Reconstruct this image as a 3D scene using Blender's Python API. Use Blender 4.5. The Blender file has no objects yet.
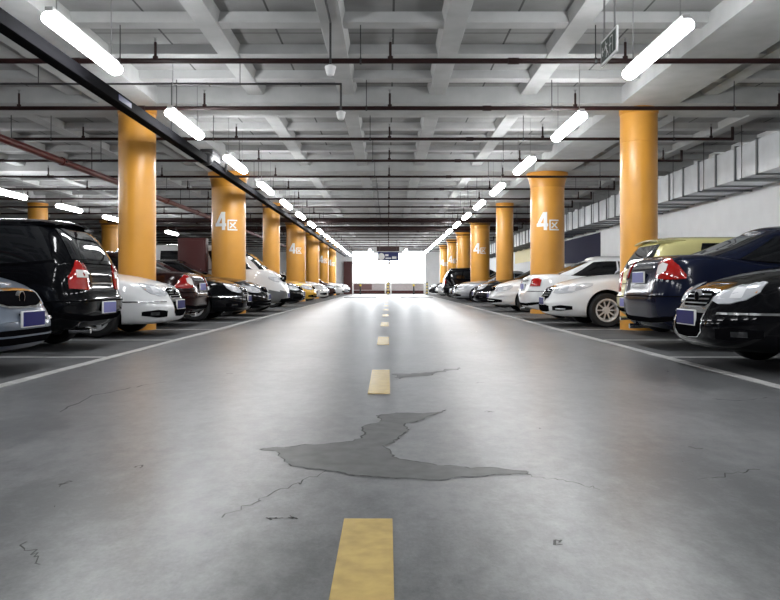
import bpy, bmesh, math, random
from mathutils import Vector, Matrix
random.seed(7)
S = bpy.context.scene
C = S.collection
R = math.radians
PI = math.pi

# ------------------------------------------------------------------ materials
def lin(c):
    return tuple((v/12.92 if v <= .04045 else ((v+.055)/1.055)**2.4) for v in c)

def new_mat(name):
    m = bpy.data.materials.new(name)
    m.use_nodes = True
    return m, m.node_tree.nodes, m.node_tree.links, m.node_tree.nodes['Principled BSDF']

def mat(name, col, rough=.5, metal=0., coat=0., spec=.5, noise=0., nscale=8., coatrough=.03):
    m, n, l, b = new_mat(name)
    b.inputs['Base Color'].default_value = (*col, 1)
    b.inputs['Roughness'].default_value = rough
    b.inputs['Metallic'].default_value = metal
    b.inputs['Coat Weight'].default_value = coat
    b.inputs['Coat Roughness'].default_value = coatrough
    b.inputs['Specular IOR Level'].default_value = spec
    if noise:
        tc = n.new('ShaderNodeTexCoord'); tx = n.new('ShaderNodeTexNoise'); rp = n.new('ShaderNodeValToRGB')
        tx.inputs['Scale'].default_value = nscale; tx.inputs['Detail'].default_value = 5
        l.new(tc.outputs['Object'], tx.inputs['Vector']); l.new(tx.outputs['Fac'], rp.inputs['Fac'])
        rp.color_ramp.elements[0].position = .3; rp.color_ramp.elements[1].position = .7
        rp.color_ramp.elements[0].color = (*[max(0, c*(1-noise)) for c in col], 1)
        rp.color_ramp.elements[1].color = (*[min(1, c*(1+noise)) for c in col], 1)
        l.new(rp.outputs['Color'], b.inputs['Base Color'])
    return m

def emit(name, col, strength):
    m, n, l, b = new_mat(name)
    b.inputs['Base Color'].default_value = (.9, .9, .9, 1)
    b.inputs['Emission Color'].default_value = (*col, 1)
    b.inputs['Emission Strength'].default_value = strength
    return m

def floor_mat():
    m, n, l, b = new_mat('sealed_concrete')
    tc = n.new('ShaderNodeTexCoord')
    mp = n.new('ShaderNodeMapping'); mp.inputs['Scale'].default_value = (1, .55, 1)
    l.new(tc.outputs['Object'], mp.inputs['Vector'])
    def noise(scale, det, rough=.55):
        t = n.new('ShaderNodeTexNoise'); t.inputs['Scale'].default_value = scale
        t.inputs['Detail'].default_value = det; t.inputs['Roughness'].default_value = rough
        l.new(mp.outputs['Vector'], t.inputs['Vector']); return t
    a = noise(.9, 8, .62); c = noise(11, 8, .72); f = noise(70, 4, .7)
    def math_(op, x, y):
        k = n.new('ShaderNodeMath'); k.operation = op
        for i, v in enumerate((x, y)):
            if isinstance(v, (int, float)): k.inputs[i].default_value = v
            else: l.new(v, k.inputs[i])
        return k.outputs[0]
    s = math_('ADD', math_('MULTIPLY', a.outputs['Fac'], .5), math_('ADD', math_('MULTIPLY', c.outputs['Fac'], .36), math_('MULTIPLY', f.outputs['Fac'], .14)))
    rp = n.new('ShaderNodeValToRGB')
    rp.color_ramp.elements[0].position = .43; rp.color_ramp.elements[0].color = (.088, .091, .095, 1)
    rp.color_ramp.elements[1].position = .57; rp.color_ramp.elements[1].color = (.215, .22, .225, 1)
    l.new(s, rp.inputs['Fac'])
    l.new(rp.outputs['Color'], b.inputs['Base Color'])
    r2 = n.new('ShaderNodeMapRange'); r2.inputs['From Min'].default_value = .35; r2.inputs['From Max'].default_value = .65
    r2.inputs['To Min'].default_value = .27; r2.inputs['To Max'].default_value = .36
    l.new(s, r2.inputs['Value']); l.new(r2.outputs['Result'], b.inputs['Roughness'])
    bp = n.new('ShaderNodeBump'); bp.inputs['Strength'].default_value = .16; bp.inputs['Distance'].default_value = .02
    l.new(s, bp.inputs['Height']); l.new(bp.outputs['Normal'], b.inputs['Normal'])
    b.inputs['Specular IOR Level'].default_value = .6
    return m

def ceiling_mat():
    """formwork concrete: fine panel joints at the middle of each coffer"""
    m, n, l, b = new_mat('formwork_concrete')
    tc = n.new('ShaderNodeTexCoord'); sp = n.new('ShaderNodeSeparateXYZ')
    l.new(tc.outputs['Object'], sp.inputs[0])
    tx = n.new('ShaderNodeTexNoise'); tx.inputs['Scale'].default_value = 1.3; tx.inputs['Detail'].default_value = 6
    l.new(tc.outputs['Object'], tx.inputs['Vector'])
    rp = n.new('ShaderNodeValToRGB')
    rp.color_ramp.elements[0].position = .3; rp.color_ramp.elements[0].color = (.20, .20, .195, 1)
    rp.color_ramp.elements[1].position = .7; rp.color_ramp.elements[1].color = (.32, .32, .315, 1)
    l.new(tx.outputs['Fac'], rp.inputs['Fac'])
    def joint(sock, off, pitch):
        a = n.new('ShaderNodeMath'); a.operation = 'ADD'; a.inputs[1].default_value = off; l.new(sock, a.inputs[0])
        d = n.new('ShaderNodeMath'); d.operation = 'PINGPONG'; d.inputs[1].default_value = pitch/2; l.new(a.outputs[0], d.inputs[0])
        c = n.new('ShaderNodeMath'); c.operation = 'LESS_THAN'; c.inputs[1].default_value = .014; l.new(d.outputs[0], c.inputs[0])
        return c.outputs[0]
    jx = joint(sp.outputs[0], 100*1.575-.07, 1.575); jy = joint(sp.outputs[1], 100*1.34-14.0+.67, 1.34)
    mx = n.new('ShaderNodeMath'); mx.operation = 'MAXIMUM'; l.new(jx, mx.inputs[0]); l.new(jy, mx.inputs[1])
    mi = n.new('ShaderNodeMix'); mi.data_type = 'RGBA'
    l.new(mx.outputs[0], mi.inputs['Factor']); l.new(rp.outputs['Color'], mi.inputs['A']); mi.inputs['B'].default_value = (.07, .07, .07, 1)
    l.new(mi.outputs['Result'], b.inputs['Base Color'])
    b.inputs['Roughness'].default_value = .85
    return m

def paint(name, col, metal=0., rough=.35, coat=1.):
    return mat(name, col, rough, metal, coat, .5, coatrough=.02)

M = {}
M['floor'] = floor_mat()
M['ceil'] = ceiling_mat()
M['rib'] = mat('painted_concrete', (.42, .425, .42), .7, noise=.08, nscale=3)
M['white_wall'] = mat('white_wall_paint', (.89, .90, .91), .6, noise=.03, nscale=2)
M['grey_wall'] = mat('grey_wall_paint', (.22, .22, .22), .7, noise=.08)
M['navy'] = mat('navy_wall_paint', lin((.07, .075, .22)), .7, spec=.2)
M['yellowpanel'] = mat('pale_yellow_panel', lin((.90, .84, .55)), .5)
M['maroon'] = mat('maroon_wall_paint', lin((.29, .10, .095)), .5)
M['pinkish'] = mat('ramp_wall_paint', (.60, .54, .54), .6, noise=.1)
M['brownpanel'] = mat('brown_panel_paint', lin((.52, .40, .40)), .6)
M['column'] = mat('ochre_column_paint', lin((.87, .62, .25)), .34, coat=.15, noise=.07, nscale=1.6, coatrough=.2)
M['cap'] = mat('capital_ochre_paint', lin((.80, .55, .18)), .4, noise=.06, nscale=2)
M['collar'] = mat('brown_collar_paint', lin((.42, .28, .14)), .5)
M['mark'] = mat('white_stencil_paint', (.88, .88, .86), .5)
M['line'] = mat('worn_white_line_paint', (.42, .42, .415), .45, noise=.22, nscale=9)
M['dash'] = mat('worn_yellow_line_paint', lin((.80, .69, .43)), .27, noise=.14, nscale=14)
M['bayfloor'] = mat('dark_rough_bay_concrete', (.07, .072, .075), .65, noise=.25, nscale=2.2, spec=.3)
M['worn'] = mat('bare_worn_concrete', (.098, .099, .10), .42, noise=.3, nscale=11)
M['worn_rim'] = mat('chipped_coating_edge', (.05, .05, .05), .6)
M['pipe'] = mat('dark_red_pipe_paint', lin((.14, .06, .055)), .45, spec=.3, noise=.15)
M['redpipe'] = mat('red_main_pipe_paint', lin((.42, .13, .11)), .35, noise=.12)
M['iron'] = mat('black_iron', (.03, .03, .032), .5)
M['rod'] = mat('zinc_rod', (.25, .25, .25), .4, .6)
M['tray'] = mat('dark_cable_tray_paint', (.004, .004, .005), .8, spec=.04)
M['lampbody'] = mat('white_lamp_enamel', (.75, .75, .75), .4)
M['lamp'] = emit('fluorescent_diffuser', (.97, .985, 1.), 26.)
M['duct'] = mat('galvanised_steel', (.62, .64, .66), .38, .55, noise=.12, nscale=2)
M['flange'] = mat('dull_steel_flange', (.20, .21, .22), .5, .4)
M['white'] = mat('white_enamel', (.82, .82, .82), .35)
M['signgreen'] = mat('dark_green_sign', lin((.05, .18, .15)), .3)
M['signblue'] = mat('blue_sign', lin((.14, .17, .38)), .4)
M['blacktrim'] = mat('black_plastic', (.005, .005, .006), .9, spec=0.)
M['liner'] = mat('black_arch_liner', (.006, .006, .006), .8)
M['glass'] = mat('dark_tinted_glass', (.008, .009, .011), .03, spec=.6, coat=.3)
M['chrome'] = mat('chrome', (.82, .83, .85), .1, 1.)
M['rim'] = mat('alloy_rim', (.74, .75, .77), .3, .35)
M['tyre'] = mat('tyre_rubber', (.014, .014, .015), .75)
M['lens'] = mat('clear_headlight', (.60, .62, .66), .15, .15, .8)
M['bulb'] = mat('headlight_reflector', (.86, .87, .9), .2, .15, .6)
M['red'] = mat('red_taillight', lin((.62, .06, .05)), .1, 0, 1.)
M['clear'] = mat('clear_taillight', (.8, .78, .76), .12, 0, .8)
M['amber'] = mat('amber_indicator', (.75, .30, .05), .12, 0, .8)
M['plate'] = mat('blue_plate', lin((.06, .07, .40)), .5, spec=.2)
M['paleplate'] = mat('glare_paled_blue_plate', lin((.46, .47, .72)), .45)  # rear plates: glare put into the blue as a paler colour
M['yellowstripe'] = mat('yellow_stripe_paint', (.8, .6, .08), .4)

# ------------------------------------------------------------------ mesh building
class MB:
    def __init__(s):
        s.bm = bmesh.new(); s.mats = []
    def mi(s, m):
        if m not in s.mats: s.mats.append(m)
        return s.mats.index(m)
    def faces(s, fs, m):
        i = s.mi(m)
        for f in fs: f.material_index = i
    def box(s, c, d, m, rz=0, bev=0):
        r = bmesh.ops.create_cube(s.bm, size=1)
        vs = r['verts']
        bmesh.ops.scale(s.bm, vec=d, verts=vs)
        if rz: bmesh.ops.rotate(s.bm, cent=(0, 0, 0), matrix=Matrix.Rotation(rz, 3, 'Z'), verts=vs)
        bmesh.ops.translate(s.bm, vec=c, verts=vs)
        fs = list({f for v in vs for f in v.link_faces})
        s.faces(fs, m)
        if bev:
            es = list({e for v in vs for e in v.link_edges})
            r = bmesh.ops.bevel(s.bm, geom=es, offset=bev, segments=2, affect='EDGES', profile=.5)
            s.faces(r['faces'], m)
    def tube(s, a, b, r, m, n=10, r2=None):
        a = Vector(a); b = Vector(b); d = b-a
        q = Vector((0, 0, 1)).rotation_difference(d.normalized())
        ret = bmesh.ops.create_cone(s.bm, cap_ends=True, segments=n, radius1=r, radius2=r if r2 is None else r2, depth=d.length)
        bmesh.ops.rotate(s.bm, cent=(0, 0, 0), matrix=q.to_matrix(), verts=ret['verts'])
        bmesh.ops.translate(s.bm, vec=(a+b)/2, verts=ret['verts'])
        s.faces(list({f for v in ret['verts'] for f in v.link_faces}), m)
    def path(s, pts, r, m, n=8):
        for a, b in zip(pts[:-1], pts[1:]): s.tube(a, b, r, m, n)
        for p in pts[1:-1]: s.ball(p, r*1.02, m)
    def ball(s, c, r, m, sc=(1, 1, 1), seg=12):
        ret = bmesh.ops.create_uvsphere(s.bm, u_segments=seg, v_segments=max(6, seg//2), radius=r)
        bmesh.ops.scale(s.bm, vec=sc, verts=ret['verts'])
        bmesh.ops.translate(s.bm, vec=c, verts=ret['verts'])
        s.faces(list({f for v in ret['verts'] for f in v.link_faces}), m)
    def lathe(s, prof, m, n=40, axis='Z', c=(0, 0, 0)):
        rows = []
        for (r, h) in prof:
            row = []
            for k in range(n):
                a = 2*PI*k/n
                p = (r*math.cos(a), r*math.sin(a), h) if axis == 'Z' else (r*math.cos(a), h, r*math.sin(a))
                row.append(s.bm.verts.new(Vector(p)+Vector(c)))
            rows.append(row)
        fs = []
        for r0, r1 in zip(rows[:-1], rows[1:]):
            for k in range(n):
                fs.append(s.bm.faces.new((r0[k], r0[(k+1) % n], r1[(k+1) % n], r1[k])))
        s.faces(fs, m)
        return rows
    def poly(s, pts, m):
        f = s.bm.faces.new([s.bm.verts.new(p) for p in pts]); s.faces([f], m); return f
    def prism(s, pts, vec, m):
        vec = Vector(vec)
        a = [s.bm.verts.new(p) for p in pts]; b = [s.bm.verts.new(Vector(p)+vec) for p in pts]
        n = len(pts); fs = [s.bm.faces.new(a[::-1]), s.bm.faces.new(b)]
        for k in range(n): fs.append(s.bm.faces.new((a[k], a[(k+1) % n], b[(k+1) % n], b[k])))
        s.faces(fs, m)
    def build(s, name, parent=None, loc=None, smooth=True, ang=35, recalc=True):
        if recalc: bmesh.ops.recalc_face_normals(s.bm, faces=s.bm.faces[:])
        me = bpy.data.meshes.new(name); s.bm.to_mesh(me); s.bm.free()
        for m in s.mats: me.materials.append(m)
        if smooth:
            me.shade_smooth(); me.set_sharp_from_angle(angle=R(ang))
        o = bpy.data.objects.new(name, me); C.objects.link(o)
        if parent: o.parent = parent
        if loc: o.location = loc
        return o

def thing(name, label, cat, loc=(0, 0, 0), rz=0, group=None):
    o = bpy.data.objects.new(name, None); C.objects.link(o)
    o.location = loc; o.rotation_euler = (0, 0, rz); o.empty_display_size = .1
    return tag(o, label, cat, group)
def tag(o, label, cat, group=None):
    o['label'] = label; o['category'] = cat; o['kind'] = 'thing'
    if group: o['group'] = group
    return o
def struct(o):
    o['kind'] = 'structure'; return o
def plabel(o, t):
    o['label'] = t; return o
def dup(root, loc, label, group=None, rz=None):
    r = root.copy(); C.objects.link(r); r.location = loc; r['label'] = label
    if rz is not None: r.rotation_euler = (0, 0, rz)
    if group: r['group'] = group
    for ch in list(root.children):
        c = ch.copy(); C.objects.link(c); c.parent = r
        for g in ch.children:
            d = g.copy(); C.objects.link(d); d.parent = c
    return r

# ------------------------------------------------------------------ camera
CAM_H = .80
cam = bpy.data.cameras.new('camera'); co = bpy.data.objects.new('camera', cam); C.objects.link(co)
co.location = (0, 0, CAM_H); co.rotation_euler = (R(90), 0, 0)
cam.sensor_width = 36; cam.lens = 36.0; cam.shift_x = 2/780; cam.shift_y = -15/780
cam.clip_start = .05; cam.clip_end = 400
S.camera = co

BAY = 8.04
COLX = 4.5
ZC = [14.0 + BAY*k for k in range(7)]
END = 70.0
XL, XR = -22.0, 8.45
BACK = -7.0

# ------------------------------------------------------------------ setting: floor, walls, ceiling
b = MB(); b.box(((XL+XR)/2, (BACK+END+4)/2, -.1), (XR-XL+.6, END+4-BACK, .2), M['floor'])
floor = struct(b.build('floor', smooth=False))

def fl(px, py, z=.0):
    d = py-285.0
    return Vector(((px-388)*CAM_H/d, 780*CAM_H/d, z))

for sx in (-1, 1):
    b = MB(); b.box((sx*(3.12+2.62), 31, .0005), (5.24, 72, .001), M['bayfloor'])  # darker, rougher sheet over the bays on each side
    plabel(b.build('bay_floor', floor, smooth=False), 'darker, rougher floor of the parking bays')
y0 = -3.64-4.68
while y0 < 64:
    b = MB(); b.box((-.067, y0+4.68+.81, .002), (.165, 1.62, .004), M['dash'])
    if y0+4.68 > .2: plabel(b.build('lane_dash', floor, smooth=False), 'worn yellow centre-line dash')
    else: b.bm.free()
    y0 += 4.68
for sx in (-1, 1):
    b = MB(); b.box((sx*3.07, 33, .002), (.11, 68, .004), M['line'])
    plabel(b.build('bay_line', floor, smooth=False), 'white line along the parking bays')
stall = []
for c in [-2.1] + ZC:
    for q in (-6.65+.0, -4.0, -1.35, 1.35, 4.0):
        stall.append(c+q)
lines = sorted({round(c+q, 2) for c in [14-BAY*2, 14-BAY] + ZC for q in (-2.68, 0, 2.68)})
for y in lines:
    if y < 4 or y > 66: continue
    for sx in (-1, 1):
        b = MB(); b.box((sx*5.7, y, .0015), (5.2, .09, .003), M['line'])
        plabel(b.build('bay_line', floor, smooth=False), 'white line between parking bays')

def jag(pts, it=3, amp=.2):
    for _ in range(it):
        out = []
        for a, c in zip(pts, pts[1:]+pts[:1]):
            mid = (a+c)/2; d = c-a; nrm = Vector((-d.y, d.x, 0))
            out += [a, mid+nrm*random.uniform(-amp, amp)]
        pts = out
    return pts
def worn(px, z):
    pts = [fl(*p) for p in px]
    pts = jag(pts)
    b = MB()
    f = b.poly([(p.x, p.y, z+.0012) for p in pts], M['worn'])
    bmesh.ops.triangulate(b.bm, faces=[f])
    n = len(pts)
    for i in range(n):
        a, c = pts[i], pts[(i+1) % n]
        d = (c-a).normalized(); w = Vector((-d.y, d.x, 0))*random.uniform(.0003, .006)
        b.poly([(a.x-w.x, a.y-w.y, z+.0016), (c.x-w.x, c.y-w.y, z+.0016), (c.x+w.x, c.y+w.y, z+.0016), (a.x+w.x, a.y+w.y, z+.0016)], M['worn_rim'])
    for f in b.bm.faces:
        f.normal_update()
        if f.normal.z < 0: f.normal_flip()
    o = b.build('worn_patch', floor, smooth=False, recalc=False)
    plabel(o, 'dark bare patch where the floor coating has worn away')
worn([(260, 449.5), (306, 444.4), (362, 438.5), (371, 424), (376, 416), (396, 413), (430, 413), (446, 410), (418, 421), (409, 430), (399, 439), (391, 454), (420, 462.5), (470, 468.5), (527, 471.5), (531, 475), (500, 475), (470, 477.5), (408, 478.5), (360, 476), (328, 471), (281, 457.5)], 0)
worn([(392, 374), (424, 373), (445, 369.5), (460, 367.5), (446, 372), (428, 376), (400, 379)], 0)
def crack(px, w=.004):
    pts = [fl(*p) for p in px]; b = MB()
    q = []
    for a, c in zip(pts[:-1], pts[1:]):
        for t in range(6):
            p = a.lerp(c, t/6); q.append(p+Vector((random.uniform(-.015, .015), random.uniform(-.03, .03), 0)))
    q.append(pts[-1])
    for a, c in zip(q[:-1], q[1:]):
        d = (c-a).normalized(); n_ = Vector((-d.y, d.x, 0))*w*random.uniform(.4, 1.3)
        f = b.poly([(a.x-n_.x, a.y-n_.y, .0015), (c.x-n_.x, c.y-n_.y, .0015), (c.x+n_.x, c.y+n_.y, .0015), (a.x+n_.x, a.y+n_.y, .0015)], M['worn_rim'])
        f.normal_update()
        if f.normal.z < 0: f.normal_flip()
    plabel(b.build('crack', floor, smooth=False, recalc=False), 'hairline crack')
crack([(328, 471), (300, 483), (272, 492), (255, 503), (222, 518)], .003)
crack([(165, 382), (130, 388), (92, 396), (60, 412)], .005)
crack([(531, 475), (552, 480), (580, 484), (600, 490)], .0025)
crack([(700, 480), (735, 474), (760, 470)], .003)
for px in ([(138, 466.5), (142, 467)], [(268, 518.5), (283, 518)], [(291, 518), (295, 518)], [(690, 447.5), (702, 449)], [(556, 542.5), (559, 543)], [(476, 383), (484, 382.5)], [(58, 486), (72, 482)], [(226, 373.5), (234, 374)], [(538, 429), (541, 428.5)], [(484, 411.5), (494, 412)]):
    crack(px, .0035)
crack([(770, 398), (735, 401), (712, 399)], .004)
crack([(20, 545), (38, 552), (40, 565)], .003)

# walls
b = MB(); b.box((XR+.1, (BACK+END)/2, 2.3), (.2, END-BACK, 4.6), M['white_wall'])
wr = struct(b.build('wall_right', smooth=False))
b = MB(); b.box((XR-.006, 35.5, 1.45), (.012, 9.0, 2.9), M['navy'])
plabel(b.build('navy_panel', wr, smooth=False), 'navy blue painted section')
b = MB(); b.box((XR-.006, 49, 2.6), (.012, 5.6, .78), M['yellowpanel'])
plabel(b.build('yellow_panel', wr, smooth=False), 'pale yellow panel')
b = MB(); b.box((XL-.1, (BACK+END)/2, 2.3), (.2, END-BACK, 4.6), M['grey_wall'])
struct(b.build('wall_left', smooth=False))
b = MB(); b.box(((XL+XR)/2, BACK-.1, 2.3), (XR-XL+.4, .2, 4.6), M['grey_wall'])
struct(b.build('wall_back', smooth=False))
OX0, OX1, OZ0, OZ1 = -3.15, 3.35, 1.0, 3.85
b = MB()
b.box(((XL+OX0)/2, END+.15, 2.3), (OX0-XL, .3, 4.6), M['white_wall'])
b.box(((XR+OX1)/2, END+.15, 2.3), (XR-OX1, .3, 4.6), M['white_wall'])
b.box(((OX0+OX1)/2, END+.15, (OZ1+4.6)/2), (OX1-OX0, .3, 4.6-OZ1), M['white_wall'])
b.box(((OX0+OX1)/2, END+.15, OZ0/2), (OX1-OX0, .3, OZ0), M['pinkish'])
wf = struct(b.build('wall_front', smooth=False))
b = MB(); b.box(((OX0+OX1)/2, END-.01, .17), (OX1-OX0, .04, .26), M['maroon'])
plabel(b.build('skirting', wf, smooth=False), 'dark maroon skirting band')
b = MB(); b.box((-2.3, END-.012, .62), (1.7, .03, .5), M['brownpanel']); plabel(b.build('panel', wf, smooth=False), 'dark maroon panel')
b = MB()
b.box((.1, END+.15, (OZ0+OZ1)/2), (.16, .2, OZ1-OZ0), M['rib'])
b.box((.1, END+.15, 2.78), (OX1-OX0, .2, .12), M['rib'])
struct(b.build('trim_1', smooth=False))
b = MB(); b.box((-3.58, END-.2, 1.45), (.75, .5, 2.9), M['maroon'])
struct(b.build('trim_2', smooth=False))

# ceiling
SLAB, RIBZ, BEAMZ = 4.24, 4.10, 3.95
b = MB(); b.box(((XL+XR)/2, (BACK+END)/2, SLAB+.1), (XR-XL+.4, END-BACK+.6, .2), M['ceil'])
ceiling = struct(b.build('ceiling', smooth=False))
def bar(b, x0, y0, x1, y1, wb, wt, zb, zt, m):
    if x0 == x1: b.prism([(x0-wb/2, y0, zb), (x0+wb/2, y0, zb), (x0+wt/2, y0, zt), (x0-wt/2, y0, zt)], (0, y1-y0, 0), m)
    else: b.prism([(x0, y0-wb/2, zb), (x0, y0+wb/2, zb), (x0, y0+wt/2, zt), (x0, y0-wt/2, zt)], (x1-x0, 0, 0), m)
xs = [.07+1.575*(i+.5) for i in range(-14, 6)]
for x in xs:
    if x < XL+.3 or x > XR-.3 or min(abs(x-4.55), abs(x+4.5), abs(x+13.5)) < .75: continue
    b = MB(); bar(b, x, BACK, x, END, .27, .36, RIBZ, SLAB, M['rib']); b.build('rib', ceiling, smooth=False)
ys = [14-1.34*24+1.34*i for i in range(0, 80)]
for y in ys:
    if y < 2 or y > END-.5: continue
    if min(abs(y-z) for z in [14-BAY]+ZC) < .3: continue
    b = MB(); bar(b, XL, y, XR, y, .24, .34, RIBZ+.02, SLAB, M['rib']); b.build('cross_rib', ceiling, smooth=False)
for x in (-13.5, -4.5, 4.55):
    b = MB(); bar(b, x, BACK, x, END, 1.0, 1.0, BEAMZ, SLAB, M['rib']); b.build('beam', ceiling, smooth=False)
for z in [14-BAY] + ZC:
    b = MB(); bar(b, XL, z, XR, z, .95, .95, BEAMZ+.002, SLAB, M['rib']); b.build('beam', ceiling, smooth=False)

# ------------------------------------------------------------------ columns
def glyph_strokes():
    """strokes as quads (u, v): a bold 4 and the smaller character for 'zone'"""
    q = []
    def st(x0, y0, x1, y1, w):
        d = Vector((x1-x0, y1-y0)).normalized(); n = Vector((-d.y, d.x))*w/2
        q.append([(x0-n.x, y0-n.y), (x1-n.x, y1-n.y), (x1+n.x, y1+n.y), (x0+n.x, y0+n.y)])
    H = .50
    st(-.08, 0, -.08, H, .095)                   # upright of the 4
    st(-.335, .145, -.005, .145, .085)           # bar
    q.append([(-.345, .12), (-.245, .12), (-.045, H), (-.145, H)])   # diagonal
    u, h, w = .03, .27, .038
    st(u, h, u+.27, h, w); st(u+.015, 0, u+.015, h, w); st(u, .012, u+.28, .012, w)
    st(u+.225, h-.05, u+.06, .06, w); st(u+.07, h-.07, u+.23, .055, w)
    return q
def column(x, z, r, h, thick, text_ang, label, cat_group, with_text):
    t = thing('column', label, 'column', (x, z, 0), 0, cat_group)
    b = MB()
    if thick:
        b.lathe([(r, 0), (r, h-.42)], M['column'], 48)
        b.build('shaft', t)
        b = MB(); b.lathe([(r, h-.42), (r+.01, h-.34), (r+.05, h-.16), (r+.10, h-.10), (r+.10, h-.002)], M['cap'], 48)
        b.build('capital', t)
    else:
        b.lathe([(r, 0), (r, h-.62), (r-.004, h-.615), (r-.004, h-.605), (r, h-.60), (r, h-.10)], M['column'], 44)
        b.build('shaft', t)
        b = MB(); b.lathe([(r+.004, h-.10), (r+.014, h-.09), (r+.014, h-.002)], M['cap'], 44); b.build('capital', t)
    if with_text:
        b = MB(); rr = r+.003; n = 8
        for qd in glyph_strokes():
            (ax, ay), (bx, by), (cx, cy), (dx, dy) = qd
            g = []
            for i in range(n+1):
                row = []
                for j in range(n+1):
                    a, c = i/n, j/n
                    uu = (ax*(1-a)+bx*a)*(1-c)+(dx*(1-a)+cx*a)*c
                    vv = (ay*(1-a)+by*a)*(1-c)+(dy*(1-a)+cy*a)*c
                    ang = text_ang+uu/r
                    row.append(b.bm.verts.new((rr*math.sin(ang), -rr*math.cos(ang), 2.32+vv)))
                g.append(row)
            fs = [b.bm.faces.new((g[i][j], g[i+1][j], g[i+1][j+1], g[i][j+1])) for i in range(n) for j in range(n)]
            b.faces(fs, M['mark'])
        for f in b.bm.faces:
            f.normal_update()
            c = f.calc_center_median()
            if f.normal.x*c.x+f.normal.y*c.y < 0: f.normal_flip()
        plabel(b.build('zone_mark', t, recalc=False), 'white painted 4区')
    return t
ordw = ['first', 'second', 'third', 'fourth', 'fifth', 'sixth', 'seventh', 'eighth', 'ninth', 'tenth', 'eleventh', 'twelfth', 'thirteenth', 'fourteenth', 'fifteenth', 'sixteenth', 'seventeenth', 'eighteenth', 'nineteenth', 'twentieth', 'twenty-first', 'twenty-second', 'twenty-third', 'twenty-fourth']
colspec = [(.325, 0, 0), (.475, 1, 1), (.33, 0, 0), (.465, 1, 1), (.43, 1, 0), (.37, 1, 1), (.36, 1, 1)]
for side, sx in (('left', -1), ('right', 1)):
    for k, z in enumerate(ZC):
        r, th, tx = colspec[k]
        ta = (R(4) if sx < 0 else R(-8))
        lab = '%s ochre column %s, %s in the %s row' % ('thick' if th else 'slender', 'marked 4区' if tx else 'without lettering', ordw[k], side)
        column(sx*COLX, z, r, BEAMZ, th, ta, lab, 'ochre columns along the %s side of the aisle' % side, tx)
for z, th, lab in ((ZC[2], 0, 'slender ochre column far behind the black minivan roof, second row'), (ZC[3], 1, 'thick ochre column far back, just left of the nearest left column')):
    column(-13.5, z, .36 if not th else .475, BEAMZ, th, 0, lab, 'ochre columns of the row behind the left cars', 0)

# ------------------------------------------------------------------ lamps
def lamp(label, loc, group, L=1.75):
    t = thing('fluorescent_lamp', label, 'lamp', loc, 0, group)
    b = MB(); b.box((0, 0, .075), (.08, L+.06, .05), M['lampbody'], bev=.01)
    b.build('housing', t)
    b = MB()
    prof = [(.085*math.cos(a), -.068*math.sin(a)) for a in [2*PI*i/20 for i in range(20)]]
    b.prism([(x, -L/2, z) for x, z in prof], (0, L, 0), M['lamp'])
    b.build('diffuser', t, ang=50)
    for sy in (-1, 1):
        b = MB(); b.tube((0, sy*L*.42, .05), (0, sy*L*.42, SLAB-3.3+.01), .006, M['rod'], 6); b.build('hanger_rod', t)
    return t
lamp0 = None
def put_lamp(x, y, label, group):
    global lamp0
    if lamp0 is None: lamp0 = lamp(label, (x, y, 3.3), group); return
    dup(lamp0, (x, y, 3.3), label, group)
for side, x, st in (('left', -3.16, 7.25), ('right', 2.86, 7.45)):
    for k in range(-3, 15):
        y = st+.92+4.02*k
        if y > END-2: continue
        if k >= 0 and k < 9: lab = 'lit fluorescent lamp, %s from the camera in the %s lamp row' % (ordw[k], side)
        elif k >= 9: lab = 'small far lit lamp near the bright exit end of the %s lamp row' % side
        else: lab = 'lit fluorescent lamp of the %s row overhead behind the viewpoint' % side
        put_lamp(x, y, lab, 'lamps above the %s side of the aisle' % side)
for k in range(-3, 5):
    y = 21.45+4.02*k
    put_lamp(-10.4, y, 'lit fluorescent lamp in the row above the cars behind the left bays', 'lamps above the back left bays')
for y in (56.5, 60.5, 64.5):  # extra lamps, added to brighten the ceiling towards the exit
    for x in (-1.3, 1.3):
        put_lamp(x, y, 'added far lamp brightening the ceiling over the aisle near the exit', 'added lamps over the aisle at the exit')

# cable tray beside the left lamps
t = thing('cable_tray', 'long dark grey cable tray hanging beside the left row of lamps', 'cable tray', (-3.62, 32, 3.27))
b = MB(); b.box((0, 0, 0), (.16, 68, .14), M['tray'], bev=.008); b.build('trunking', t)
for i in range(8):
    y = -24.4+8.04*i-2.6
    b = MB(); b.tube((0, y, .05), (0, y, .98), .008, M['iron'], 6); b.build('hanger_rod', t)
b = MB(); b.box((.083, -21.5, 0), (.006, .5, .07), M['signblue']); plabel(b.build('sticker', t, smooth=False), 'small blue sticker')
b = MB(); b.box((.02, -16.2, .13), (.26, .7, .2), M['iron'], bev=.02); b.ball((.04, -16.6, .02), .14, M['iron']); b.path([(.05, -15.9, .1), (.2, -15.5, .12), (.1, -15.1, 0)], .03, M['iron'])
b.build('junction_box', t)

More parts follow.
